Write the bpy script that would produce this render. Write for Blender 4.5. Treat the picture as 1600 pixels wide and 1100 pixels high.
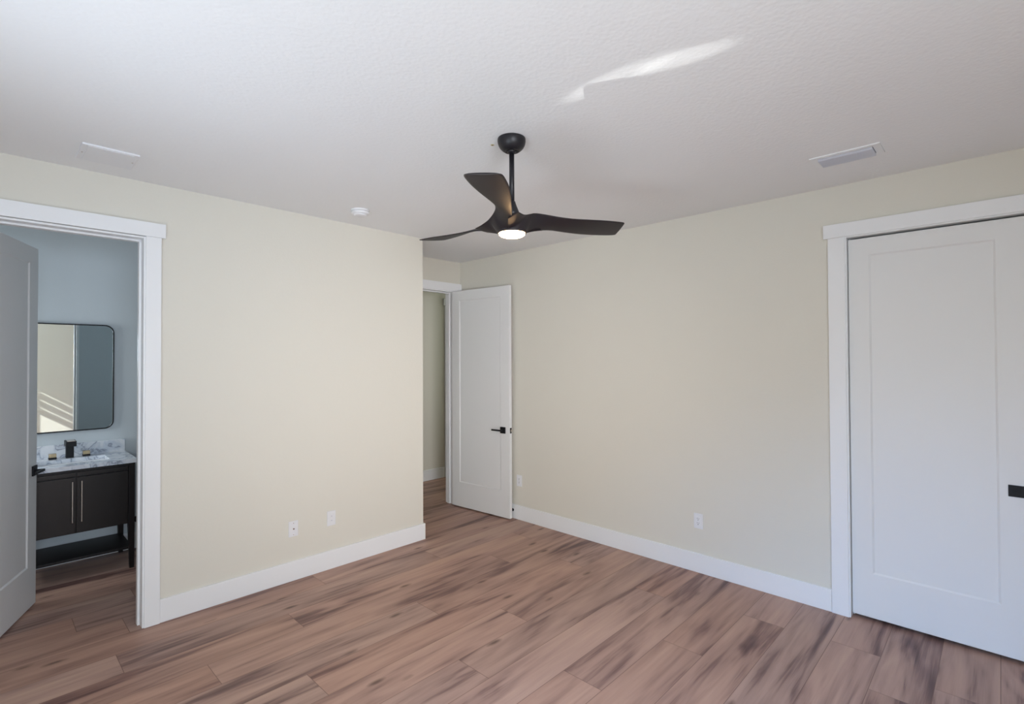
import bpy, bmesh, math, random
from mathutils import Vector, Matrix
random.seed(7)
S = bpy.context.scene
COL = S.collection
for o in list(bpy.data.objects): bpy.data.objects.remove(o, do_unlink=True)

# ------------------------------------------------------------------ camera
EYE = Vector((0, 0, 1.6384))
F_PX, YAW, PITCH, ROLL = 795.94, 0.764715, 0.0131817, -0.0041949
Fw = Vector((math.cos(YAW)*math.cos(PITCH), math.sin(YAW)*math.cos(PITCH), math.sin(PITCH)))
Rt = Fw.cross(Vector((0, 0, 1))).normalized(); Up = Rt.cross(Fw)
R2 = math.cos(ROLL)*Rt + math.sin(ROLL)*Up; U2 = -math.sin(ROLL)*Rt + math.cos(ROLL)*Up
cd = bpy.data.cameras.new('camera'); cam = bpy.data.objects.new('camera', cd); COL.objects.link(cam)
cd.sensor_width = 36; cd.sensor_fit = 'HORIZONTAL'; cd.lens = F_PX/1600*36; cd.clip_start = 0.02
cam.matrix_world = Matrix(((R2.x, U2.x, -Fw.x, EYE.x), (R2.y, U2.y, -Fw.y, EYE.y), (R2.z, U2.z, -Fw.z, EYE.z), (0, 0, 0, 1)))
S.camera = cam

# ------------------------------------------------------------------ world, sun, window light, exposure
w = bpy.data.worlds.new('world'); S.world = w; w.use_nodes = True
bg = w.node_tree.nodes['Background']; bg.inputs[0].default_value = (0.92, 0.98, 1.0, 1); bg.inputs[1].default_value = 1.12
S.view_settings.view_transform = 'Standard'; S.view_settings.look = 'None'
S.view_settings.gamma = 1; S.view_settings.use_curve_mapping = False
S.view_settings.exposure = 0.14

def aim(o, loc, d):
    o.location = loc; o.rotation_euler = Vector(d).to_track_quat('-Z', 'Y').to_euler()
def light(name, kind, energy, color, loc, d, **kw):
    l = bpy.data.lights.new(name, kind); l.energy = energy; l.color = color
    for k, v in kw.items(): setattr(l, k, v)
    o = bpy.data.objects.new(name, l); COL.objects.link(o); aim(o, loc, d); return o
SUN = Vector((1.0, -0.8, -0.7)).normalized()
light('sun', 'SUN', 3.8, (1.0, 0.98, 0.95), (-3, 3, 4), SUN, angle=0.009)
# daylight entering by the two windows (sky part looks down into the room, sunlit-ground part looks up), then added fills
light('west_window_sky', 'AREA', 16, (0.2, 0.48, 1.0), (-1.0, 0.92, 1.75), (1, -0.22, -0.62), shape='RECTANGLE', size=1.8, size_y=0.8, spread=math.radians(60))
light('west_window_ground', 'AREA', 12, (0.93, 1.0, 0.85), (-1.02, 0.92, 0.9), (1, 0.1, 0.55), shape='RECTANGLE', size=1.8, size_y=0.8)
light('south_window_sky', 'AREA', 66, (0.73, 0.85, 1.0), (-0.02, -1.50, 1.8), (0.1, 1, -0.3), shape='RECTANGLE', size=1.1, size_y=0.7)
light('far_corner_fill', 'AREA', 10, (1.0, 0.95, 0.92), (-0.02, -1.48, 1.35), (0.62, 1, 0.0), shape='RECTANGLE', size=1.1, size_y=1.4, spread=math.radians(50))  # added narrow fill that brightens the far entry corner
light('left_ceiling_fill', 'AREA', 9.5, (0.62, 0.78, 1.0), (-0.98, 1.2, 0.95), (0.9, 0.7, 1.0), shape='RECTANGLE', size=1.2, size_y=0.7, spread=math.radians(100))  # added upward fill that brightens the ceiling on the left
light('bathroom_fill', 'AREA', 11, (0.90, 0.97, 1.0), (-1.05, 4.98, 1.50), (1, 0.08, 0.0), shape='RECTANGLE', size=0.75, size_y=0.9, spread=math.radians(130))  # added fill lamp; the bathroom has no window opening here
light('hall_fill', 'AREA', 7, (0.88, 0.98, 0.9), (5.9, 5.1, 2.0), (-1, 0, -0.3), shape='RECTANGLE', size=0.8, size_y=0.9)  # added fill lamp to lift the hallway, no source built there
# added spot lamps imitate a sun glint on the ceiling; no reflector is built
GL = Vector((-0.73, 3.02, 0.35))
def glint(name, target, half_len, half_wid, long_axis, energy, blend):
    d = (Vector(target)-GL); n = d.length; d.normalize()
    o = light(name, 'SPOT', energy, (0.97, 1.0, 0.96), GL, d, spot_blend=blend, shadow_soft_size=0.006)
    o.data.spot_size = 2*math.atan(half_len/n)
    y = Vector(long_axis); y = (y - d*y.dot(d)).normalized(); x = y.cross(-d); 
    k = half_wid/half_len
    o.matrix_world = Matrix(((x.x*k, y.x, -d.x, GL.x), (x.y*k, y.y, -d.y, GL.y), (x.z*k, y.z, -d.z, GL.z), (0, 0, 0, 1)))
glint('glint_spot_high', (1.782, 0.83, 2.743), 0.175, 0.050, (0.14, -1, 0), 280, 0.9)
glint('glint_spot_low', (1.730, 1.10, 2.743), 0.28, 0.052, (0.0, -1, 0), 240, 0.9)

# ------------------------------------------------------------------ materials
def mat(name, color, rough=0.5, metal=0.0, bump=None, spec=None, emit=None, coat=0):
    m = bpy.data.materials.new(name); m.use_nodes = True
    nt = m.node_tree; p = nt.nodes['Principled BSDF']
    p.inputs['Base Color'].default_value = (*color, 1); p.inputs['Roughness'].default_value = rough
    p.inputs['Metallic'].default_value = metal
    if spec is not None: p.inputs['Specular IOR Level'].default_value = spec
    if coat: p.inputs['Coat Weight'].default_value = coat; p.inputs['Coat Roughness'].default_value = 0.15
    if emit: p.inputs['Emission Color'].default_value = (*emit[0], 1); p.inputs['Emission Strength'].default_value = emit[1]
    if bump:
        tc = nt.nodes.new('ShaderNodeTexCoord'); n = nt.nodes.new('ShaderNodeTexNoise'); b = nt.nodes.new('ShaderNodeBump')
        n.inputs['Scale'].default_value = bump[0]; n.inputs['Detail'].default_value = 4; b.inputs['Strength'].default_value = bump[1]
        b.inputs['Distance'].default_value = bump[2]
        nt.links.new(tc.outputs['Object'], n.inputs['Vector']); nt.links.new(n.outputs['Fac'], b.inputs['Height'])
        nt.links.new(b.outputs['Normal'], p.inputs['Normal'])
    return m
M = {}
M['cream'] = mat('cream_wall_paint', (0.733, 0.703, 0.624), 0.75, bump=(90, 0.15, 0.004))
M['bathwall'] = mat('pale_grey_wall_paint', (0.60, 0.65, 0.68), 0.7, bump=(90, 0.12, 0.004))
M['trim'] = mat('white_semigloss_trim', (0.85, 0.855, 0.865), 0.38)
M['door'] = mat('white_door_paint', (0.79, 0.79, 0.785), 0.42)
M['plastic'] = mat('white_plastic', (0.80, 0.80, 0.82), 0.35)
M['dark'] = mat('dark_slot', (0.03, 0.03, 0.035), 0.6)
M['black'] = mat('matte_black_metal', (0.010, 0.010, 0.012), 0.5, spec=0.25)
M['fan'] = mat('dark_bronze_plastic', (0.014, 0.010, 0.012), 0.5, spec=0.4, bump=(60, 0.05, 0.002))
M['fanmetal'] = mat('black_painted_metal', (0.011, 0.010, 0.013), 0.42, spec=0.4)
M['glow'] = mat('lit_warm_lens', (1, 0.9, 0.75), 0.4, emit=((1.0, 0.62, 0.30), 75))
M['espresso'] = mat('espresso_wood', (0.011, 0.008, 0.008), 0.42, spec=0.3)
M['cabinet_front'] = mat('espresso_satin_front', (0.013, 0.009, 0.008), 0.33, spec=0.45)
M['nickel'] = mat('brushed_nickel', (0.72, 0.66, 0.60), 0.25, 1.0)
M['mirror'] = mat('mirror_glass', (0.84, 0.92, 0.93), 0.0, 1.0)
M['basin'] = mat('white_porcelain', (0.82, 0.84, 0.88), 0.12)
M['closetdark'] = mat('closet_interior_shade', (0.16, 0.15, 0.14), 0.8)  # dark colour stands in for the closed closet's shade in the door gap
M['rubber'] = mat('black_rubber', (0.01, 0.01, 0.01), 0.6)
M['hole'] = mat('raw_plaster_patch', (0.62, 0.55, 0.34), 0.9)
M['holedark'] = mat('brown_hole', (0.16, 0.09, 0.04), 0.9)
M['tan'] = mat('tan_reflected_top', (0.42, 0.33, 0.20), 0.35, 0.6)  # tan colour imitates a reflection on top of the faucet handles
M['vane'] = mat('pale_blue_grey_enamel', (0.55, 0.56, 0.62), 0.4)

def ceiling_mat():
    m = mat('textured_ceiling_paint', (0.86, 0.86, 0.865), 0.85)
    nt = m.node_tree; L = nt.links; p = nt.nodes['Principled BSDF']
    tc = nt.nodes.new('ShaderNodeTexCoord')
    n1 = nt.nodes.new('ShaderNodeTexNoise'); n1.inputs['Scale'].default_value = 45; n1.inputs['Detail'].default_value = 3; n1.inputs['Distortion'].default_value = 0.6
    n2 = nt.nodes.new('ShaderNodeTexVoronoi'); n2.inputs['Scale'].default_value = 60; n2.feature = 'SMOOTH_F1'
    a = nt.nodes.new('ShaderNodeMath'); a.operation = 'ADD'
    b = nt.nodes.new('ShaderNodeBump'); b.inputs['Strength'].default_value = 0.20; b.inputs['Distance'].default_value = 0.005
    L.new(tc.outputs['Object'], n1.inputs['Vector']); L.new(tc.outputs['Object'], n2.inputs['Vector'])
    L.new(n1.outputs['Fac'], a.inputs[0]); L.new(n2.outputs['Distance'], a.inputs[1]); L.new(a.outputs[0], b.inputs['Height'])
    L.new(b.outputs['Normal'], p.inputs['Normal']); return m
M['ceiling'] = ceiling_mat()

def marble_mat():
    m = mat('white_marble_grey_veins', (0.8, 0.8, 0.82), 0.12)
    nt = m.node_tree; L = nt.links; p = nt.nodes['Principled BSDF']
    tc = nt.nodes.new('ShaderNodeTexCoord')
    n = nt.nodes.new('ShaderNodeTexNoise'); n.inputs['Scale'].default_value = 7; n.inputs['Detail'].default_value = 6; n.inputs['Distortion'].default_value = 1.2
    r = nt.nodes.new('ShaderNodeValToRGB')
    e = r.color_ramp.elements
    e[0].position = 0.40; e[0].color = (0.80, 0.83, 0.88, 1); e[1].position = 0.62; e[1].color = (0.82, 0.84, 0.88, 1)
    for pos, c in ((0.47, (0.66, 0.70, 0.77, 1)), (0.495, (0.30, 0.33, 0.41, 1)), (0.52, (0.62, 0.67, 0.75, 1))):
        k = r.color_ramp.elements.new(pos); k.color = c
    L.new(tc.outputs['Object'], n.inputs['Vector']); L.new(n.outputs['Fac'], r.inputs['Fac']); L.new(r.outputs['Color'], p.inputs['Base Color'])
    return m
M['marble'] = marble_mat()

def floor_mat():
    m = mat('brown_oak_laminate', (0.3, 0.18, 0.13), 0.42)
    nt = m.node_tree; L = nt.links; N = nt.nodes.new; p = nt.nodes['Principled BSDF']
    uv = N('ShaderNodeUVMap'); uv.uv_map = 'start'; uv2 = N('ShaderNodeUVMap'); uv2.uv_map = 'end'
    at = N('ShaderNodeAttribute'); at.attribute_name = 'plank'
    sep = N('ShaderNodeSeparateColor'); L.new(at.outputs['Color'], sep.inputs[0])
    def math_(op, a, b=None, c=None):
        n = N('ShaderNodeMath'); n.operation = op
        for i, v in enumerate((a, b, c)):
            if v is None: continue
            if isinstance(v, (int, float)): n.inputs[i].default_value = v
            else: L.new(v, n.inputs[i])
        return n.outputs[0]
    s1 = N('ShaderNodeSeparateXYZ'); L.new(uv.outputs[0], s1.inputs[0]); s2 = N('ShaderNodeSeparateXYZ'); L.new(uv2.outputs[0], s2.inputs[0])
    u, v = s1.outputs[0], s1.outputs[1]
    ox = math_('MULTIPLY', sep.outputs[0], 37.0); oy = math_('MULTIPLY', sep.outputs[1], 53.0)
    pu = math_('ADD', u, ox); pv = math_('ADD', v, oy)
    def vec(kx, ky, z=0.0):
        c = N('ShaderNodeCombineXYZ'); L.new(math_('MULTIPLY', pu, kx), c.inputs[0]); L.new(math_('MULTIPLY', pv, ky), c.inputs[1]); c.inputs[2].default_value = z
        return c.outputs[0]
    def noise(vv, sc, det, dist=0.0, rough=0.5):
        n = N('ShaderNodeTexNoise'); n.inputs['Scale'].default_value = sc; n.inputs['Detail'].default_value = det
        n.inputs['Distortion'].default_value = dist; n.inputs['Roughness'].default_value = rough; L.new(vv, n.inputs['Vector']); return n.outputs['Fac']
    broad = noise(vec(0.85, 6.0), 1.0, 2.5, 1.1)
    mid = noise(vec(1.5, 20, 3.1), 1.0, 3, 1.0)
    fine = noise(vec(5, 190, 7.7), 1.0, 3, 0.2, 0.6)
    ramp = N('ShaderNodeValToRGB'); e = ramp.color_ramp.elements
    e[0].position = 0.32; e[0].color = (0.125, 0.058, 0.050, 1); e[1].position = 0.70; e[1].color = (0.530, 0.312, 0.222, 1)
    for pos, c in ((0.395, (0.225, 0.115, 0.092, 1)), (0.46, (0.365, 0.203, 0.152, 1)), (0.55, (0.445, 0.254, 0.184, 1))):
        k = ramp.color_ramp.elements.new(pos); k.color = c
    t = math_('ADD', math_('MULTIPLY', broad, 0.66), math_('MULTIPLY', mid, 0.34))
    t = math_('ADD', t, math_('MULTIPLY', math_('SUBTRACT', sep.outputs[2], 0.5), 0.05))
    t = math_('ADD', t, math_('MULTIPLY', math_('SUBTRACT', fine, 0.5), 0.10))
    L.new(t, ramp.inputs['Fac'])
    # knots: sparse stretched cells
    vor = N('ShaderNodeTexVoronoi'); vor.inputs['Scale'].default_value = 1.0; vor.inputs['Randomness'].default_value = 1.0
    L.new(vec(2.4, 7.0, 1.3), vor.inputs['Vector'])
    wob = noise(vec(14, 30, 2.0), 1.0, 2)
    dist = math_('ADD', vor.outputs['Distance'], math_('MULTIPLY', math_('SUBTRACT', wob, 0.5), 0.10))
    csep = N('ShaderNodeSeparateColor'); L.new(vor.outputs['Color'], csep.inputs[0])
    has = math_('GREATER_THAN', csep.outputs[0], 0.55)
    kn = N('ShaderNodeMapRange'); kn.inputs['From Min'].default_value = 0.04; kn.inputs['From Max'].default_value = 0.15; kn.inputs['To Min'].default_value = 1; kn.inputs['To Max'].default_value = 0
    L.new(dist, kn.inputs['Value'])
    knot = math_('MULTIPLY', math_('MULTIPLY', kn.outputs[0], has), 0.75)
    mx = N('ShaderNodeMix'); mx.data_type = 'RGBA'; L.new(knot, mx.inputs[0]); L.new(ramp.outputs['Color'], mx.inputs[6]); mx.inputs[7].default_value = (0.075, 0.030, 0.022, 1)
    # hue drift between planks (pinker / greyer)
    hs = N('ShaderNodeHueSaturation'); L.new(mx.outputs[2], hs.inputs['Color'])
    L.new(math_('MULTIPLY_ADD', sep.outputs[1], 0.14, 0.80), hs.inputs['Saturation']); L.new(math_('MULTIPLY_ADD', sep.outputs[0], 0.10, 0.96), hs.inputs['Value'])
    # grooves between planks
    du = math_('MINIMUM', u, s2.outputs[0]); dv = math_('MINIMUM', v, s2.outputs[1])
    g = N('ShaderNodeMapRange'); g.inputs['From Min'].default_value = 0.0006; g.inputs['From Max'].default_value = 0.0022; L.new(math_('MINIMUM', du, dv), g.inputs['Value'])
    mg = N('ShaderNodeMix'); mg.data_type = 'RGBA'; L.new(g.outputs[0], mg.inputs[0]); mg.inputs[6].default_value = (0.19, 0.105, 0.082, 1); L.new(hs.outputs['Color'], mg.inputs[7])
    L.new(mg.outputs[2], p.inputs['Base Color'])
    b = N('ShaderNodeBump'); b.inputs['Strength'].default_value = 0.35; b.inputs['Distance'].default_value = 0.001
    L.new(math_('ADD', g.outputs[0], math_('MULTIPLY', fine, 0.25)), b.inputs['Height']); L.new(b.outputs['Normal'], p.inputs['Normal'])
    p.inputs['Roughness'].default_value = 0.45; p.inputs['Specular IOR Level'].default_value = 0.35
    return m
M['floor'] = floor_mat()

# ------------------------------------------------------------------ helpers
def obj(name, bm, m, parent=None, smooth=False, bevel=0):
    if bevel:
        bmesh.ops.remove_doubles(bm, verts=bm.verts, dist=1e-6)
        ed = [e for e in bm.edges if len(e.link_faces) == 2 and e.calc_face_angle(0) > 0.6]
        bmesh.ops.bevel(bm, geom=ed, offset=bevel, segments=2, affect='EDGES', profile=0.6, clamp_overlap=True)
    bmesh.ops.recalc_face_normals(bm, faces=bm.faces)
    me = bpy.data.meshes.new(name); bm.to_mesh(me); bm.free(); me.materials.append(M[m] if isinstance(m, str) else m)
    o = bpy.data.objects.new(name, me); COL.objects.link(o)
    if smooth:
        for p in me.polygons: p.use_smooth = True
    if parent is not None:
        o.parent = parent
        if isinstance(parent, bpy.types.Object) and parent.get('_off') is not None:
            off = Vector(parent['_off'])
            for v in me.vertices: v.co -= off
    return o
def BM(): return bmesh.new()
def box(bm, x0, x1, y0, y1, z0, z1, mtx=None):
    vs = [bm.verts.new((x, y, z)) for x in (x0, x1) for y in (y0, y1) for z in (z0, z1)]
    if mtx: 
        for v in vs: v.co = mtx @ v.co
    for f in ((0, 1, 3, 2), (4, 6, 7, 5), (0, 4, 5, 1), (2, 3, 7, 6), (0, 2, 6, 4), (1, 5, 7, 3)): bm.faces.new([vs[i] for i in f])
    return bm
def boxes(*bs):
    bm = BM()
    for b in bs: box(bm, *b)
    return bm
def lathe(bm, prof, n=48, c=(0, 0), mtx=None):
    rings = []
    for r, z in prof:
        ring = [bm.verts.new((c[0]+max(r, 1e-5)*math.cos(2*math.pi*i/n), c[1]+max(r, 1e-5)*math.sin(2*math.pi*i/n), z)) for i in range(n)]
        rings.append(ring)
    for a, b in zip(rings, rings[1:]):
        for i in range(n): bm.faces.new((a[i], a[(i+1) % n], b[(i+1) % n], b[i]))
    bm.faces.new(rings[0]); bm.faces.new(rings[-1])
    if mtx:
        for r in rings:
            for v in r: v.co = mtx @ v.co
    return bm
def rod(bm, a, b, r, n=16):
    a, b = Vector(a), Vector(b); d = b-a
    q = d.to_track_quat('Z', 'Y').to_matrix().to_4x4(); q.translation = a
    return lathe(bm, [(r, 0), (r, d.length)], n, mtx=q)
def thing(name, label, cat, loc, rot=0, group=None, kind=None):
    o = bpy.data.objects.new(name, None); COL.objects.link(o); o.location = loc; o.rotation_euler = (0, 0, rot)
    o.empty_display_size = 0.1; o['label'] = label
    if kind: o['kind'] = kind
    else: o['category'] = cat
    if group: o['group'] = group
    if rot == 0: o['_off'] = list(loc)
    return o
def struct(name, bm, m, label, bevel=0, smooth=False):
    o = obj(name, bm, m, bevel=bevel, smooth=smooth); o['kind'] = 'structure'; o['label'] = label; return o

# ------------------------------------------------------------------ dimensions
H = 2.743; YL = 3.815; XR = 3.814; X0 = -0.75; Y0 = -1.25; YE = 4.48; XC = 2.798
T = 0.15; YI = YL+T; YB = 5.485; YH = 5.60; BT = 0.015; BH = 0.144; HT = 2.405

# ------------------------------------------------------------------ floor of laid planks
def build_floor():
    W = 0.2367; base = 0.02; LEN = 2.1
    joints = {2: 3.415, 3: 2.35, 4: 3.376, 5: 2.755, 6: 2.13, 7: 3.248, 8: 1.812, 9: 2.372, 10: 3.285, 11: 2.045, 12: 0.853, 13: 1.38, 14: 0.53, 15: 1.75, 16: 0.631, 17: 0.41}
    xa, xb, ya, yb = -1.45, 6.35, -1.45, 5.75
    bm = BM(); l1 = bm.loops.layers.uv.new('start'); l2 = bm.loops.layers.uv.new('end'); lc = bm.loops.layers.float_color.new('plank')
    rnd = random.Random(23)
    k = math.floor((ya-base)/W)
    while base+k*W < yb:
        r0, r1 = base+k*W, base+(k+1)*W
        a, b = max(r0, ya), min(r1, yb)
        j = joints.get(k, rnd.uniform(0, LEN)); x = j-math.ceil((j-xa)/LEN)*LEN
        while x < xb:
            s, e = max(x, xa), min(x+LEN, xb)
            if e-s > 1e-4 and b-a > 1e-4:
                c = (rnd.random(), rnd.random(), rnd.random(), 1)
                vs = [bm.verts.new(p) for p in ((s, a, 0), (e, a, 0), (e, b, 0), (s, b, 0))]
                f = bm.faces.new(vs)
                for lp in f.loops:
                    X, Y = lp.vert.co.x, lp.vert.co.y
                    lp[l1].uv = (X-x, Y-r0); lp[l2].uv = (x+LEN-X, r1-Y); lp[lc] = c
            x += LEN
        k += 1
    ring = [bm.verts.new(p) for p in ((xa, ya, -0.1), (xb, ya, -0.1), (xb, yb, -0.1), (xa, yb, -0.1))]
    bm.faces.new(ring[::-1])
    me = bpy.data.meshes.new('floor'); bm.to_mesh(me); bm.free(); me.materials.append(M['floor'])
    o = bpy.data.objects.new('floor', me); COL.objects.link(o); o['kind'] = 'structure'; o['label'] = 'brown wood-look laminate plank floor with dark streaks and knots'
build_floor()
struct('ceiling', boxes((-1.5, 6.4, -1.45, 5.8, H, H+0.12)), 'ceiling', 'white textured ceiling over the bedroom')

# ------------------------------------------------------------------ walls
struct('wall_left', boxes((-1.45, -0.075, YL, YI, 0, H), (-0.075, 0.71, YL, YI, 2.402, H), (0.71, XC, YL, YI, 0, H)), 'cream', 'cream painted wall between the bathroom door and the entry nook')
struct('wall_recess', boxes((2.65, XC, YI, YE, 0, H)), 'cream', 'cream side wall of the entry nook')
struct('wall_entry', boxes((2.65, 2.85, YE, YE+0.12, 0, H), (2.85, 3.72, YE, YE+0.12, 2.41, H), (3.72, 6.3, YE, YE+0.12, 0, H)), 'cream', 'cream wall above and beside the open entry door')
struct('wall_right', boxes((XR, XR+0.12, 0.72, YE, 0, H), (XR, XR+0.12, -0.94, 0.72, 2.41, H), (XR, XR+0.12, Y0-0.15, -0.94, 0, H)), 'cream', 'cream wall holding the white double closet doors')
struct('wall_back', boxes((X0-T, -0.62, Y0-T, Y0, 0, H), (-0.62, 0.58, Y0-T, Y0, 0, 0.5), (-0.62, 0.58, Y0-T, Y0, 2.2, H), (0.58, XR, Y0-T, Y0, 0, H)), 'cream', 'cream wall behind the viewer, seen only in the bathroom mirror')
struct('wall_west', boxes((X0-T, X0, Y0, -0.07, 0, H), (X0-T, X0, 1.9, YL, 0, H), (X0-T, X0, -0.07, 1.9, 0, 0.45), (X0-T, X0, -0.07, 1.9, 2.36, H)), 'cream', 'cream window wall left of the viewer')
struct('wall_bathroom_back', boxes((-1.45, 1.95, YB, YB+0.12, 0, H)), 'bathwall', 'pale grey bathroom wall behind the vanity')
struct('wall_bathroom_left', boxes((-1.45, -1.3, YI, YB, 0, H)), 'bathwall', 'pale grey bathroom wall hidden behind the open door')
struct('wall_bathroom_right', boxes((1.8, 1.95, YI, YB, 0, H)), 'bathwall', 'pale grey bathroom side wall right of the vanity')
struct('wall_bathroom_front', boxes((-1.3, -0.075, YI, YI+0.012, 0, H), (-0.075, 0.71, YI, YI+0.012, 2.402, H), (0.71, 1.8, YI, YI+0.012, 0, H)), 'bathwall', 'pale grey bathroom face of the wall with the door')
struct('wall_hall', boxes((1.95, 6.3, YH, YH+0.12, 0, H)), 'cream', 'cream hallway wall seen through the entry door')
struct('wall_hall_end', boxes((6.2, 6.32, YE+0.12, YH, 0, H), (1.95, 2.05, YI, YH, 0, H), (2.05, 2.65, YI+0.3, YI+0.42, 0, H)), 'cream', 'cream end walls of the hallway')
struct('wall_closet', boxes((XR+0.12, 4.6, -0.99, -0.94, 0, H), (XR+0.12, 4.6, 0.72, 0.77, 0, H), (4.55, 4.6, -0.94, 0.72, 0, H)), 'closetdark', 'inside of the closet behind the double doors')

# ------------------------------------------------------------------ baseboards
def bb(name, b, label): struct(name, boxes(*b), 'trim', label, bevel=0.003)
bb('baseboard_left', [(0.7815, XC+BT, YL-BT, YL, 0, BH)], 'white baseboard under the cream wall with the two outlets')
bb('baseboard_recess', [(XC, XC+BT, YL, YE, 0, BH)], 'white baseboard wrapping the wall corner into the entry nook')
bb('baseboard_right', [(XR-BT, XR, 0.804, YE, 0, BH)], 'white baseboard along the long right wall up to the closet casing')
bb('baseboard_back', [(X0, XR, Y0, Y0+BT, 0, BH)], 'white baseboard behind the viewer')
bb('baseboard_west', [(X0, X0+BT, Y0+BT, YL, 0, BH)], 'white baseboard below the window left of the viewer')
bb('baseboard_hall', [(2.05, 4.47, YH-BT, YH, 0, BH)], 'white baseboard in the hallway beyond the entry door')
bb('baseboard_bathroom', [(-1.3, 1.8, YB-BT, YB, 0, BH)], 'white baseboard behind the bathroom vanity')

# ------------------------------------------------------------------ casings and jambs
def trim(name, b, label, bevel=0.002, m='trim'): struct(name, boxes(*b), m, label, bevel=bevel)
trim('trim_1', [(0.70, 0.781, YL-0.02, YL, 0, HT)], 'white side casing right of the bathroom doorway')
trim('trim_2', [(-0.155, 0.803, YL-0.026, YL, HT, 2.493)], 'white header board over the bathroom doorway')
trim('trim_3', [(-0.135, -0.055, YL-0.02, YL, 0, HT)], 'white side casing left of the bathroom doorway')
trim('trim_4', [(0.69, 0.71, YL-0.012, YI+0.012, 0, 2.402), (0.677, 0.69, YL+0.05, YL+0.09, 0, 2.385)], 'white jamb on the right of the bathroom doorway')
trim('trim_5', [(-0.065, 0.69, YL-0.012, YI+0.012, 2.39, 2.402), (-0.055, 0.69, YL+0.05, YL+0.09, 2.378, 2.39)], 'white head jamb of the bathroom doorway')
trim('trim_6', [(-0.075, -0.055, YL-0.012, YI+0.012, 0, 2.402)], 'white jamb on the hinge side of the bathroom doorway')
trim('trim_7', [(XR-0.02, XR, 0.708, 0.802, 0, HT)], 'white side casing left of the closet doors')
trim('trim_8', [(XR-0.026, XR, -1.05, 0.826, HT, 2.493)], 'white header board over the closet doors')
trim('trim_9', [(XR-0.02, XR, -1.026, -0.93, 0, HT)], 'white side casing right of the closet doors')
trim('trim_10', [(XR-0.012, XR+0.12, 0.70, 0.72, 0, 2.41), (XR+0.058, XR+0.075, 0.69, 0.70, 0, 2.40)], 'white jamb at the left of the closet opening')
trim('trim_11', [(XR-0.012, XR+0.12, -0.92, 0.70, 2.398, 2.41)], 'white head jamb of the closet opening')
trim('trim_12', [(XR-0.012, XR+0.12, -0.94, -0.92, 0, 2.41)], 'white jamb at the right of the closet opening')
trim('trim_13', [(2.80, XR-0.001, YE-0.026, YE, HT, 2.493)], 'white header board over the entry door in the nook')
trim('trim_14', [(3.712, 3.798, YE-0.02, YE, 0, HT)], 'white side casing behind the open entry door')
trim('trim_15', [(2.814, 2.864, YE-0.02, YE, 0, HT)], 'white narrow side casing on the nook side of the entry doorway')
trim('trim_16', [(3.70, 3.72, YE-0.012, YE+0.132, 0, 2.41), (3.688, 3.70, YE+0.05, YE+0.09, 0, 2.39)], 'white jamb on the hinge side of the entry doorway')
trim('trim_17', [(2.87, 3.70, YE-0.012, YE+0.132, 2.395, 2.41), (2.87, 3.70, YE+0.05, YE+0.09, 2.383, 2.395)], 'white head jamb of the entry doorway')
trim('trim_18', [(2.85, 2.87, YE-0.012, YE+0.132, 0, 2.41)], 'white jamb on the latch side of the entry doorway')
trim('trim_19', [(4.45, 5.45, YH-0.026, YH, HT-0.02, 2.478)], 'white header end on the hallway wall, glimpsed past the entry jamb')
trim('trim_20', [(4.475, 4.56, YH-0.02, YH, 0, HT-0.02)], 'white side casing on the hallway wall beyond the entry door')

# ------------------------------------------------------------------ doors (leaf local frame: x along width from hinge, y thickness, z up)
def panel_leaf(wd, ht, t, ml, mr, mt, mb):
    bm = BM()
    def side(y, s):
        o = [(0, 0), (wd, 0), (wd, ht), (0, ht)]; i = [(ml, mb), (wd-mr, mb), (wd-mr, ht-mt), (ml, ht-mt)]
        g = 0.010; j = [(ml+g, mb+g), (wd-mr-g, mb+g), (wd-mr-g, ht-mt-g), (ml+g, ht-mt-g)]
        O = [bm.verts.new((a, y, b)) for a, b in o]; I = [bm.verts.new((a, y, b)) for a, b in i]; J = [bm.verts.new((a, y+s*0.007, b)) for a, b in j]
        for k in range(4):
            n = (k+1) % 4; bm.faces.new((O[k], O[n], I[n], I[k])); bm.faces.new((I[k], I[n], J[n], J[k]))
        bm.faces.new(J); return O
    A = side(0, 1); B = side(t, -1)
    for k in range(4):
        n = (k+1) % 4; bm.faces.new((A[k], A[n], B[n], B[k]))
    return bm
def edge_round(o, wdt=0.0025):
    m = o.modifiers.new('bevel', 'BEVEL'); m.width = wdt; m.segments = 2; m.limit_method = 'ANGLE'; m.angle_limit = 1.2
def square_handle(parent, x, z, y, s, lever_dir, lever=True, label=None):
    """square rosette with a straight lever; s = which way the face looks along local y"""
    h = obj('handle', BM_rosette(x, z, y, s), 'black', parent, bevel=0.0015)
    if label: h['label'] = label
    if lever:
        bm = BM(); rod(bm, (x, y+s*0.008, z), (x, y+s*0.052, z), 0.009)
        obj('spindle', bm, 'black', h)
        xa, xb = sorted((x-lever_dir*0.012, x+lever_dir*0.115)); ya, yb = sorted((y+s*0.044, y+s*0.056))
        obj('lever', boxes((xa, xb, ya, yb, z-0.008, z+0.008)), 'black', h, bevel=0.0015)
    return h
def BM_rosette(x, z, y, s):
    ya, yb = sorted((y, y+s*0.009)); return boxes((x-0.033, x+0.033, ya, yb, z-0.033, z+0.033))
def latch(parent, x, t, z):
    o = obj('latch_plate', boxes((x, x+0.0015, t/2-0.0125, t/2+0.0125, z-0.028, z+0.028)), 'black', parent)
    obj('latch_bolt', boxes((x+0.0015, x+0.009, t/2-0.007, t/2+0.007, z-0.012, z+0.012)), 'nickel', o, bevel=0.001)
def hinges(parent, t, zs, y):
    for z in zs:
        bm = BM(); rod(bm, (-0.004, y, z-0.045), (-0.004, y, z+0.045), 0.006)
        obj('hinge', bm, 'black', parent)
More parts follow.
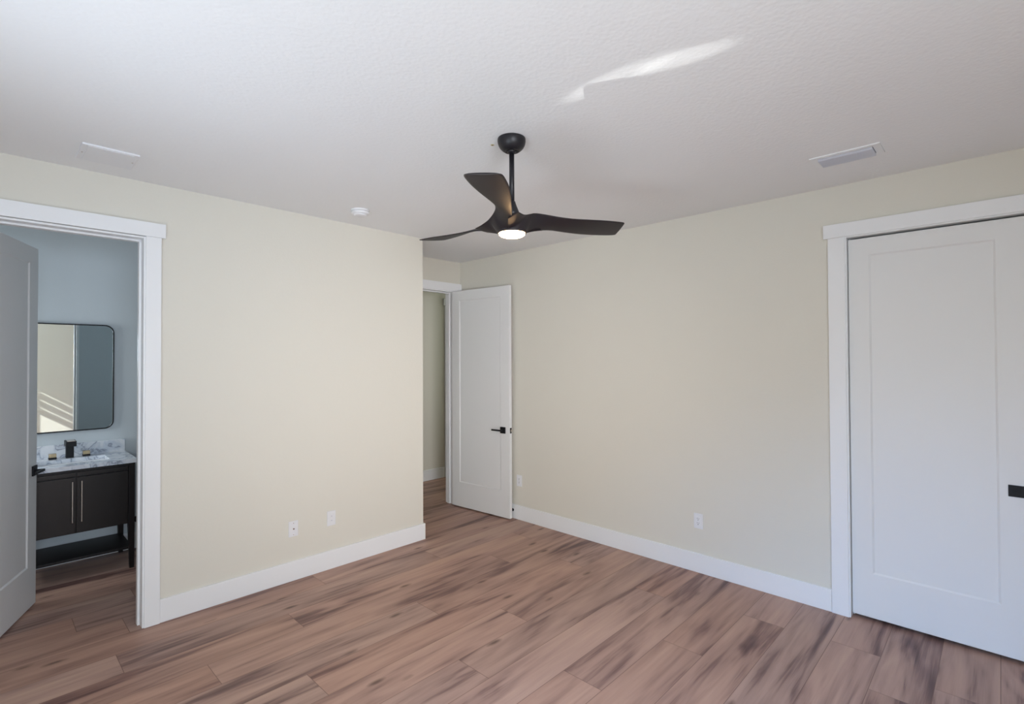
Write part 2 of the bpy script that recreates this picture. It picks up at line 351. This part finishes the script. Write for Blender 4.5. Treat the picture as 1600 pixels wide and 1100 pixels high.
def door(name, label, hinge, ang, wd, ht, t, ml, mr, mt, mb):
    r = thing(name, label, 'door', hinge, ang, kind='structure')
    lf = obj('leaf', panel_leaf(wd, ht, t, ml, mr, mt, mb), 'door', r); edge_round(lf)
    return r
# bathroom door: visible face looks right; leaf from the hinge into the bathroom
bd_dir = Vector((0.368, 0.93, 0)).normalized(); BW = 0.79
hp = Vector((0.265, 4.71, 0.012))-bd_dir*BW
ang = math.atan2(bd_dir.y, bd_dir.x)          # local y is to the left of the leaf (hidden side)
d1 = door('door_1', 'open white single-panel bathroom door at the left edge, with black lever', hp, ang, BW, 2.383, 0.035, 0.125, 0.125, 0.108, 0.272)
square_handle(d1, BW-0.045, 0.905-0.012, 0, -1, -1); square_handle(d1, BW-0.045, 0.893, 0.035, 1, -1)
latch(d1, BW, 0.035, 0.893)
# entry door, opened against the right wall
e_dir = Vector((3.724-3.660, 3.610-4.448, 0)).normalized(); EW = 0.84
eang = math.atan2(e_dir.y, e_dir.x)           # local y to the left of travel = +X side (towards the wall)
d2 = door('door_2', 'open white single-panel entry door standing against the right wall', (3.660, 4.448, 0.012), eang, EW, 2.380, 0.035, 0.118, 0.12, 0.105, 0.268)
square_handle(d2, EW-0.088, 0.893, 0, -1, -1); square_handle(d2, EW-0.088, 0.893, 0.035, 1, -1)
latch(d2, EW, 0.035, 0.893); hinges(d2, 0.035, (0.2, 1.2, 2.2), 0.041)
# closet pair, closed
d3 = door('door_3', 'closed white single-panel closet door at the right edge, with black square pull', (XR+0.02, 0.697, 0.022), -math.pi/2, 0.805, 2.365, 0.035, 0.108, 0.122, 0.105, 0.272)
d4 = door('door_4', 'closed white closet door beyond the right edge, beside its twin', (XR+0.02, -0.915, 0.022), math.pi/2, 0.805, 2.365, 0.035, 0.108, 0.122, 0.105, 0.272)
def square_pull(parent, x, z, s, y):
    ya, yb = sorted((y, y+s*0.007)); h = obj('handle', boxes((x-0.033, x+0.033, ya, yb, z-0.031, z+0.031)), 'black', parent, bevel=0.0012)
    bm = BM(); rod(bm, (x, y+s*0.006, z), (x, y+s*0.012, z), 0.008); obj('knob', bm, 'black', h)
square_pull(d3, 0.697+0.053, 0.919-0.022, -1, 0)
square_pull(d4, 0.805-0.053, 0.897, 1, 0.035)
d4.location.x = XR+0.055                       # rotated the other way round: same front plane
for c in d4.children: pass

# door stop on the baseboard
t = thing('door_stop', 'small black rubber-tipped door stop on the baseboard behind the open entry door', 'door stop', (XR-BT, 3.640, 0.086))
bm = BM(); rod(bm, (XR-BT, 3.640, 0.086), (XR-BT-0.006, 3.640, 0.086), 0.014, 20); obj('base', bm, 'black', t)
bm = BM(); rod(bm, (XR-BT-0.006, 3.640, 0.086), (XR-BT-0.022, 3.640, 0.086), 0.006, 14); obj('stem', bm, 'black', t)
bm = BM(); rod(bm, (XR-BT-0.022, 3.640, 0.086), (XR-BT-0.036, 3.640, 0.086), 0.011, 20); obj('bumper', bm, 'rubber', t)

# ------------------------------------------------------------------ wall plates
def plate(name, label, cat, wall, u, z, kind, group=None):
    """wall 'L': faces -Y at YL, u = x ; wall 'R': faces -X at XR, u = y"""
    if wall == 'L': loc = (u, YL, z); rot = 0.0
    else: loc = (XR, u, z); rot = -math.pi/2
    r = bpy.data.objects.new(name, None); COL.objects.link(r); r.location = loc; r.rotation_euler = (0, 0, rot); r.empty_display_size = 0.05
    r['label'] = label; r['category'] = cat
    if group: r['group'] = group
    obj('cover_plate', boxes((-0.035, 0.035, -0.006, 0, -0.057, 0.057)), 'plastic', r, bevel=0.002)
    if kind == 'outlet':
        f = obj('socket', boxes((-0.0165, 0.0165, -0.009, -0.004, -0.0335, 0.0335)), 'plastic', r, bevel=0.001)
        for zc in (0.017, -0.017):
            obj('slot', boxes((-0.0075, -0.0055, -0.0095, -0.0085, zc-0.001, zc+0.008)), 'dark', f)
            obj('slot', boxes((0.0055, 0.0075, -0.0095, -0.0085, zc-0.001, zc+0.008)), 'dark', f)
            bm = BM(); rod(bm, (0, -0.0095, zc-0.008), (0, -0.0085, zc-0.008), 0.003, 12); obj('ground_hole', bm, 'dark', f)
    elif kind == 'blank':
        f = obj('socket', boxes((-0.0165, 0.0165, -0.009, -0.004, -0.0335, 0.0335)), 'plastic', r, bevel=0.001)
        for zc in (0.017, -0.017):
            bm = BM(); rod(bm, (0, -0.0097, zc), (0, -0.0085, zc), 0.0045, 12); obj('jack', bm, 'vane', f)
    else:
        bm = BM(); rod(bm, (0, -0.006, 0), (0, -0.012, 0), 0.0055, 16); c = obj('coax_jack', bm, 'nickel', r)
        bm = BM(); rod(bm, (0, -0.0125, 0), (0, -0.0119, 0), 0.0035, 16); obj('jack_hole', bm, 'dark', c)
        for zc in (0.042, -0.042):
            bm = BM(); rod(bm, (0, -0.0075, zc), (0, -0.005, zc), 0.003, 12); obj('screw', bm, 'nickel', r)
    return r
plate('cable_plate', 'white wall plate with a small round cable jack, left of two on the left wall', 'wall plate', 'L', 1.616, 0.381, 'coax')
plate('wall_outlet', 'white wall outlet on the left wall nearest the entry nook', 'outlet', 'L', 1.914, 0.392, 'blank')
plate('wall_outlet', 'white double wall outlet low on the middle of the right wall', 'outlet', 'R', 1.686, 0.390, 'outlet')
plate('wall_outlet', 'pale wall outlet low on the right wall beside the open entry door', 'outlet', 'R', 3.560, 0.394, 'outlet')

# ------------------------------------------------------------------ ceiling fan
FX, FY = 1.838, 1.760
fan = thing('ceiling_fan', 'dark bronze three-blade ceiling fan with a small lit lamp', 'ceiling fan', (FX, FY, H))
def z_tilt(x, y): return -0.005*x-0.014*y
c = (FX, FY)
prof = [(0.0, H), (0.069, H), (0.0705, H-0.004), (0.0705, H-0.014), (0.0695, H-0.022), (0.066, H-0.034), (0.060, H-0.045), (0.051, H-0.055), (0.040, H-0.063), (0.031, H-0.067), (0.029, H-0.062), (0.022, H-0.060), (0.0, H-0.060)]
obj('canopy', lathe(BM(), prof, 56, c), 'fanmetal', fan, smooth=True)
bm = BM(); lathe(bm, [(0.024, H-0.060), (0.024, H-0.066), (0.019, H-0.073), (0.013, H-0.075)], 32, c); obj('hanger_ball', bm, 'fanmetal', fan, smooth=True)
bm = BM(); lathe(bm, [(0.0128, H-0.06), (0.0128, 2.40)], 24, c); obj('downrod', bm, 'fanmetal', fan, smooth=True)
bm = BM(); lathe(bm, [(0.013, 2.428), (0.0165, 2.426), (0.021, 2.412), (0.027, 2.396), (0.034, 2.378), (0.040, 2.35)], 32, c); obj('rod_cover', bm, 'fanmetal', fan, smooth=True)
bm = BM(); lathe(bm, [(0.03, 2.36), (0.052, 2.352), (0.064, 2.33), (0.070, 2.30), (0.073, 2.280), (0.074, 2.272), (0.0735, 2.266), (0.066, 2.265), (0.064, 2.270)], 56, c)
obj('motor_housing', bm, 'fan', fan, smooth=True)
bm = BM(); lathe(bm, [(0.0, 2.272), (0.0655, 2.272), (0.0665, 2.266), (0.064, 2.259), (0.056, 2.253), (0.042, 2.2485), (0.022, 2.2460), (0.0, 2.2455)], 56, c)
obj('lamp_lens', bm, 'glow', fan, smooth=True)
def crom(P, n):
    out = []
    for i in range(len(P)-1):
        p0 = P[max(i-1, 0)]; p1 = P[i]; p2 = P[i+1]; p3 = P[min(i+2, len(P)-1)]
        for k in range(n):
            t_ = k/n
            out.append(tuple(0.5*((2*b)+(-a+c_)*t_+(2*a-5*b+4*c_-d)*t_*t_+(-a+3*b-3*c_+d)*t_**3) for a, b, c_, d in zip(p0, p1, p2, p3)))
    out.append(tuple(P[-1])); return out
# per section: A edge (x,y,z), B edge (x,y,z), sag
SEC = [
 ((-0.040, -0.200, 2.314), (-0.071, -0.143, 2.298), 0.002),
 ((0.000, -0.160, 2.316), (-0.055, -0.095, 2.286), 0.004),
 ((0.030, -0.120, 2.328), (-0.036, -0.062, 2.273), 0.006),
 ((0.050, -0.100, 2.337), (0.002, -0.071, 2.272), 0.008),
 ((0.070, -0.083, 2.346), (0.050, -0.048, 2.272), 0.010),
 ((0.090, -0.070, 2.354), (0.072, -0.006, 2.274), 0.012),
 ((0.118, -0.059, 2.359), (0.110, 0.016, 2.287), 0.012),
 ((0.165, -0.050, 2.360), (0.160, 0.030, 2.301), 0.010),
 ((0.230, -0.050, 2.355), (0.230, 0.045, 2.311), 0.008),
 ((0.310, -0.057, 2.350), (0.320, 0.059, 2.311), 0.006),
 ((0.400, -0.070, 2.349), (0.410, 0.075, 2.313), 0.006),
 ((0.490, -0.080, 2.349), (0.510, 0.086, 2.318), 0.005),
 ((0.565, -0.082, 2.3485), (0.595, 0.086, 2.323), 0.004),
 ((0.596, -0.078, 2.348), (0.626, 0.081, 2.3255), 0.003),
 ((0.606, -0.066, 2.3468), (0.634, 0.070, 2.327), 0.002),
]
rows = crom([(*a, *b, s) for a, b, s in SEC], 5)
def blade_bm(th):
    bm = BM(); n = 16; lo = []; hi = []
    ca, sa = math.cos(th), math.sin(th)
    def tr(p):
        x, y = p[0]*ca-p[1]*sa, p[0]*sa+p[1]*ca
        return (FX+x, FY+y, p[2]+z_tilt(x, y))
    for R in rows:
        A, B, sag = Vector(R[:3]), Vector(R[3:6]), R[6]
        L_, U_ = [], []
        for i in range(n+1):
            t_ = i/n; e = 4*t_*(1-t_); P = A.lerp(B, t_)
            L_.append(bm.verts.new(tr((P.x, P.y, P.z-sag*e-0.0012))))
            U_.append(bm.verts.new(tr((P.x, P.y, P.z+0.004*e**0.5+0.0012))))
        lo.append(L_); hi.append(U_)
    for a in range(len(rows)-1):
        for i in range(n):
            bm.faces.new((lo[a][i], lo[a][i+1], lo[a+1][i+1], lo[a+1][i]))
            bm.faces.new((hi[a][i], hi[a+1][i], hi[a+1][i+1], hi[a][i+1]))
        bm.faces.new((lo[a][0], lo[a+1][0], hi[a+1][0], hi[a][0])); bm.faces.new((lo[a][n], hi[a][n], hi[a+1][n], lo[a+1][n]))
    for k in (0, -1):
        for i in range(n): bm.faces.new((lo[k][i], lo[k][i+1], hi[k][i+1], hi[k][i]))
    return bm
for k in range(3):
    b = obj('blade', blade_bm(math.radians(-26.91)+k*2*math.pi/3), 'fan', fan, smooth=True)
    b.data.shade_smooth() if hasattr(b.data, 'shade_smooth') else None

# screw hole near the canopy
t = thing('screw_hole', 'tiny brown screw hole in a yellowish spot beside the fan canopy', 'screw hole', (1.822, 1.882, H))
bm = BM(); lathe(bm, [(0.0, H-0.0012), (0.009, H-0.001), (0.010, H)], 18, (1.822, 1.882)); obj('plaster_ring', bm, 'hole', t)
bm = BM(); lathe(bm, [(0.0, H-0.0022), (0.004, H-0.0022), (0.0045, H-0.001)], 14, (1.822, 1.882)); obj('hole', bm, 'holedark', t)

# ------------------------------------------------------------------ smoke detector
sx, sy = 1.938, 3.41
t = thing('smoke_detector', 'round white smoke detector on the ceiling near the left wall', 'smoke detector', (sx, sy, H))
obj('base_plate', lathe(BM(), [(0.0, H), (0.066, H), (0.067, H-0.004), (0.067, H-0.010), (0.062, H-0.012), (0.0, H-0.012)], 48, (sx, sy)), 'plastic', t, smooth=False)
obj('housing', lathe(BM(), [(0.055, H-0.012), (0.064, H-0.014), (0.065, H-0.026), (0.060, H-0.032), (0.048, H-0.033)], 48, (sx, sy)), 'plastic', t, smooth=True)
obj('sensor_grille', lathe(BM(), [(0.048, H-0.030), (0.046, H-0.040), (0.038, H-0.043), (0.0, H-0.044)], 48, (sx, sy)), 'plastic', t, smooth=True)

# ------------------------------------------------------------------ ceiling vents
t = thing('access_panel', 'flat white square cover plate on the ceiling above the bathroom door', 'ceiling panel', (0.467, 3.468, H))
obj('cover', boxes((0.347, 0.587, 3.333, 3.600, H-0.009, H)), 'plastic', t, bevel=0.0015)
obj('raised_face', boxes((0.372, 0.562, 3.345, 3.588, H-0.011, H-0.008)), 'plastic', t, bevel=0.001)
for xx in (0.3595, 0.5745):
    bm = BM(); rod(bm, (xx, 3.4665, H-0.008), (xx, 3.4665, H-0.0105), 0.004, 12); obj('screw', bm, 'nickel', t)
t = thing('ceiling_vent', 'white air vent with curved louvers on the ceiling near the closet doors', 'air vent', (3.27, 0.595, H))
x0, x1, y0, y1 = 3.184, 3.357, 0.435, 0.757
obj('frame', boxes((x0, x0+0.028, y0, y1, H-0.006, H), (x1-0.028, x1, y0, y1, H-0.006, H), (x0+0.028, x1-0.028, y0, y0+0.034, H-0.006, H), (x0+0.028, x1-0.028, y1-0.034, y1, H-0.006, H)), 'trim', t)
obj('backing', boxes((x0+0.028, x1-0.028, y0+0.034, y1-0.034, H-0.003, H)), 'dark', t)
for i in range(6):
    xc = x0+0.040+i*0.0205; bm = BM(); pts = []
    for j in range(7):
        a = j/6*1.5; pts.append((xc-0.008+0.015*(1-math.cos(a)), H-0.004-0.015*math.sin(a)))
    V = [[bm.verts.new((px, yy, pz+dz)) for px, pz in pts] for yy in (y0+0.036, y1-0.036) for dz in (0, 0.0015)]
    for j in range(6):
        bm.faces.new((V[0][j], V[0][j+1], V[2][j+1], V[2][j])); bm.faces.new((V[1][j], V[3][j], V[3][j+1], V[1][j+1]))
        bm.faces.new((V[0][j], V[1][j], V[1][j+1], V[0][j+1])); bm.faces.new((V[2][j], V[2][j+1], V[3][j+1], V[3][j]))
    for j in (0, 6): bm.faces.new((V[0][j], V[2][j], V[3][j], V[1][j]))
    obj('louver', bm, 'vane', t)

# ------------------------------------------------------------------ bathroom vanity
VX0, VX1, VF, VBK = 0.143, 0.853, 4.975, 5.463
van = thing('vanity_cabinet', 'dark brown two-door bathroom vanity with white marble top and open bottom shelf', 'vanity', (0.498, 5.22, 0))
legs = [(VX0, VF, 1, 1), (VX1-0.042, VF, -1, 1), (VX0, VBK-0.042, 1, -1), (VX1-0.042, VBK-0.042, -1, -1)]
for lx, ly, sx_, sy_ in legs:
    bm = BM(); z = [(0.0, 0.029), (0.34, 0.042), (0.830, 0.042)]; rings = []
    for zz, s in z:
        ax, bx_ = (lx, lx+s) if sx_ > 0 else (lx+0.042-s, lx+0.042)
        ay, by = (ly, ly+s) if sy_ > 0 else (ly+0.042-s, ly+0.042)
        # taper on the inner faces
        if sx_ < 0: ax, bx_ = lx+0.042-s-(0.042-s)*0.2, lx+0.042-(0.042-s)*0.2
        rings.append([bm.verts.new(p) for p in ((ax, ay, zz), (bx_, ay, zz), (bx_, by, zz), (ax, by, zz))])
    for a, b in zip(rings, rings[1:]):
        for i in range(4): bm.faces.new((a[i], a[(i+1) % 4], b[(i+1) % 4], b[i]))
    bm.faces.new(rings[0]); bm.faces.new(rings[-1]); obj('leg', bm, 'espresso', van)
e = 0.042
obj('cabinet_body', boxes((VX0+e, VX1-e, VF+0.022, VBK-0.01, 0.350, 0.372), (VX0+0.006, VX0+0.022, VF+e, VBK-e, 0.350, 0.83), (VX1-0.022, VX1-0.006, VF+e, VBK-e, 0.350, 0.83),
    (VX0+e, VX1-e, VBK-0.022, VBK-0.01, 0.350, 0.83), (VX0+e, VX1-e, VF+0.004, VF+0.022, 0.808, 0.83), (VX0+e, VX1-e, VF+0.022, VF+0.03, 0.372, 0.81), (0.492, 0.504, VF+0.006, VF+0.022, 0.372, 0.81)), 'espresso', van)
for a, b in ((VX0+e+0.002, 0.4955), (0.5005, VX1-e-0.002)):
    obj('drawer_front', boxes((a, b, VF, VF+0.018, 0.776, 0.806)), 'cabinet_front', van, bevel=0.002)
    dr = obj('door', boxes((a, b, VF, VF+0.018, 0.358, 0.768)), 'cabinet_front', van, bevel=0.002)
    hx = 0.473 if b < 0.5 else 0.526
    bm = BM(); rod(bm, (hx, VF-0.030, 0.442), (hx, VF-0.030, 0.744), 0.0048, 14); rod(bm, (hx, VF, 0.474), (hx, VF-0.030, 0.474), 0.004, 12); rod(bm, (hx, VF, 0.712), (hx, VF-0.030, 0.712), 0.004, 12)
    h_ = obj('handle', bm, 'nickel', dr, smooth=False); h_['label'] = 'slim brushed nickel bar pull'
    off = Vector(van['_off'])
    for v in h_.data.vertices: v.co -= off
obj('shelf', boxes((VX0+0.012, VX1-0.012, VF+0.02, VBK-0.02, 0.148, 0.166)), 'espresso', van, bevel=0.002)
CX0, CX1, CY0, CY1 = 0.131, 0.865, 4.958, YB-0.001
SX0, SX1, SY0, SY1 = 0.285, 0.711, 5.085, 5.345
ct = obj('countertop', boxes((CX0, CX1, CY0, SY0, 0.83, 0.86), (CX0, CX1, SY1, CY1, 0.83, 0.86), (CX0, SX0, SY0, SY1, 0.83, 0.86), (SX1, CX1, SY0, SY1, 0.83, 0.86)), 'marble', van)
ct['label'] = 'white marble top with grey veins'
obj('backsplash', boxes((CX0, CX1, CY1-0.020, CY1, 0.86, 0.962)), 'marble', van, bevel=0.001)
bm = BM(); R_ = []
for k, (ins, zz) in enumerate([(-0.004, 0.829), (0.0, 0.828), (0.004, 0.80), (0.02, 0.725), (0.06, 0.708), (0.115, 0.705)]):
    a0, a1, b0, b1 = SX0+ins, SX1-ins, SY0+ins, SY1-ins; r = 0.03 if k < 3 else 0.012; ring = []
    for (cx, cy, q0) in ((a1-r, b1-r, 0), (a0+r, b1-r, 90), (a0+r, b0+r, 180), (a1-r, b0+r, 270)):
        for s in range(6):
            g = math.radians(q0+s*18); ring.append(bm.verts.new((cx+r*math.cos(g), cy+r*math.sin(g), zz)))
    R_.append(ring)
for a, b in zip(R_, R_[1:]):
    for i in range(len(a)): bm.faces.new((a[i], a[(i+1) % len(a)], b[(i+1) % len(a)], b[i]))
bm.faces.new(R_[-1]); obj('sink_basin', bm, 'basin', van, smooth=True)

# faucet
fc = thing('faucet', 'black square waterfall faucet with two block handles on the marble vanity top', 'faucet', (0.498, 5.405, 0.86))
obj('body', boxes((0.474, 0.522, 5.382, 5.430, 0.861, 0.965)), 'black', fc, bevel=0.002)
obj('spout', boxes((0.466, 0.530, 5.300, 5.434, 0.958, 1.000)), 'black', fc, bevel=0.002)
obj('spout_channel', boxes((0.474, 0.522, 5.301, 5.41, 1.0, 1.003)), 'nickel', fc)
for hx in (0.395, 0.601):
    hd = obj('handle', boxes((hx-0.024, hx+0.024, 5.385, 5.433, 0.861, 0.874)), 'black', fc, bevel=0.0015)
    tp = obj('handle_top', boxes((hx-0.022, hx+0.022, 5.387, 5.431, 0.875, 0.902)), 'tan', hd, bevel=0.0015)
    for o_ in (tp,):
        off = Vector(fc['_off'])
        for v in o_.data.vertices: v.co -= off

# mirror
def rounded(x0, x1, z0, z1, r, n=8):
    P = []
    for (cx, cz, q0) in ((x1-r, z1-r, 0), (x0+r, z1-r, 90), (x0+r, z0+r, 180), (x1-r, z0+r, 270)):
        for s in range(n+1):
            g = math.radians(q0+s*90/n); P.append((cx+r*math.cos(g), cz+r*math.sin(g)))
    return P
mr = thing('wall_mirror', 'rounded rectangular mirror in a thin black frame above the vanity', 'mirror', (0.497, YB, 1.5))
MX0, MX1, MZ0, MZ1 = 0.207, 0.787, 1.062, 1.938
bm = BM(); o1 = rounded(MX0, MX1, MZ0, MZ1, 0.065); o2 = rounded(MX0+0.009, MX1-0.009, MZ0+0.009, MZ1-0.009, 0.056); nn = len(o1)
Q = [[bm.verts.new((x, y, z)) for x, z in P] for P, y in ((o1, YB-0.001), (o1, YB-0.025), (o2, YB-0.025), (o2, YB-0.001))]
for a in range(4):
    b = (a+1) % 4
    for i in range(nn): bm.faces.new((Q[a][i], Q[a][(i+1) % nn], Q[b][(i+1) % nn], Q[b][i]))
obj('frame', bm, 'black', mr)
bm = BM(); g1 = [bm.verts.new((x, YB-0.018, z)) for x, z in o2]; g2 = [bm.verts.new((x, YB-0.002, z)) for x, z in o2]
bm.faces.new(g1); bm.faces.new(g2[::-1])
for i in range(nn): bm.faces.new((g1[i], g1[(i+1) % nn], g2[(i+1) % nn], g2[i]))
obj('glass', bm, 'mirror', mr)

# shut-off valve right of the vanity
t = thing('shutoff_valve', 'small black valve on the bathroom wall right of the vanity', 'valve', (0.955, YB, 0.25))
bm = BM(); rod(bm, (0.955, YB-0.001, 0.25), (0.955, YB-0.008, 0.25), 0.026, 20); obj('escutcheon', bm, 'black', t)
bm = BM(); rod(bm, (0.955, YB-0.008, 0.25), (0.955, YB-0.06, 0.25), 0.009, 14); obj('pipe', bm, 'black', t)
bm = BM(); rod(bm, (0.940, YB-0.06, 0.25), (0.975, YB-0.06, 0.25), 0.018, 16); obj('knob', bm, 'black', t)

# ------------------------------------------------------------------ windows behind the viewer
def window(name, label, axis, a0, a1, z0, z1, p0, p1):
    r = bpy.data.objects.new(name, None); COL.objects.link(r); r['kind'] = 'structure'; r['label'] = label
    f = 0.05; bs = [(a0, a1, z0, z0+f), (a0, a1, z1-f, z1), (a0, a0+f, z0+f, z1-f), (a1-f, a1, z0+f, z1-f)]
    bm = BM()
    for u0, u1, w0, w1 in bs:
        box(bm, *((p0, p1, u0, u1) if axis == 'x' else (u0, u1, p0, p1)), w0, w1)
    obj('window_frame', bm, 'trim', r); return r
w1 = window('window_1', 'bright window left of the viewer with fixed slats across its top', 'x', -0.07, 1.9, 0.45, 2.36, X0-0.12, X0-0.06)
for zz in (2.300, 2.165, 2.030, 1.895):
    obj('slat', boxes((X0-0.10, X0-0.085, -0.02, 1.85, zz-0.104, zz)), 'trim', w1)
w2 = window('window_2', 'window in the wall behind the viewer', 'y', -0.62, 0.58, 0.5, 2.2, Y0-0.12, Y0-0.06)
for o in bpy.data.objects:
    if '_off' in o: del o['_off']
bpy.context.view_layer.update()
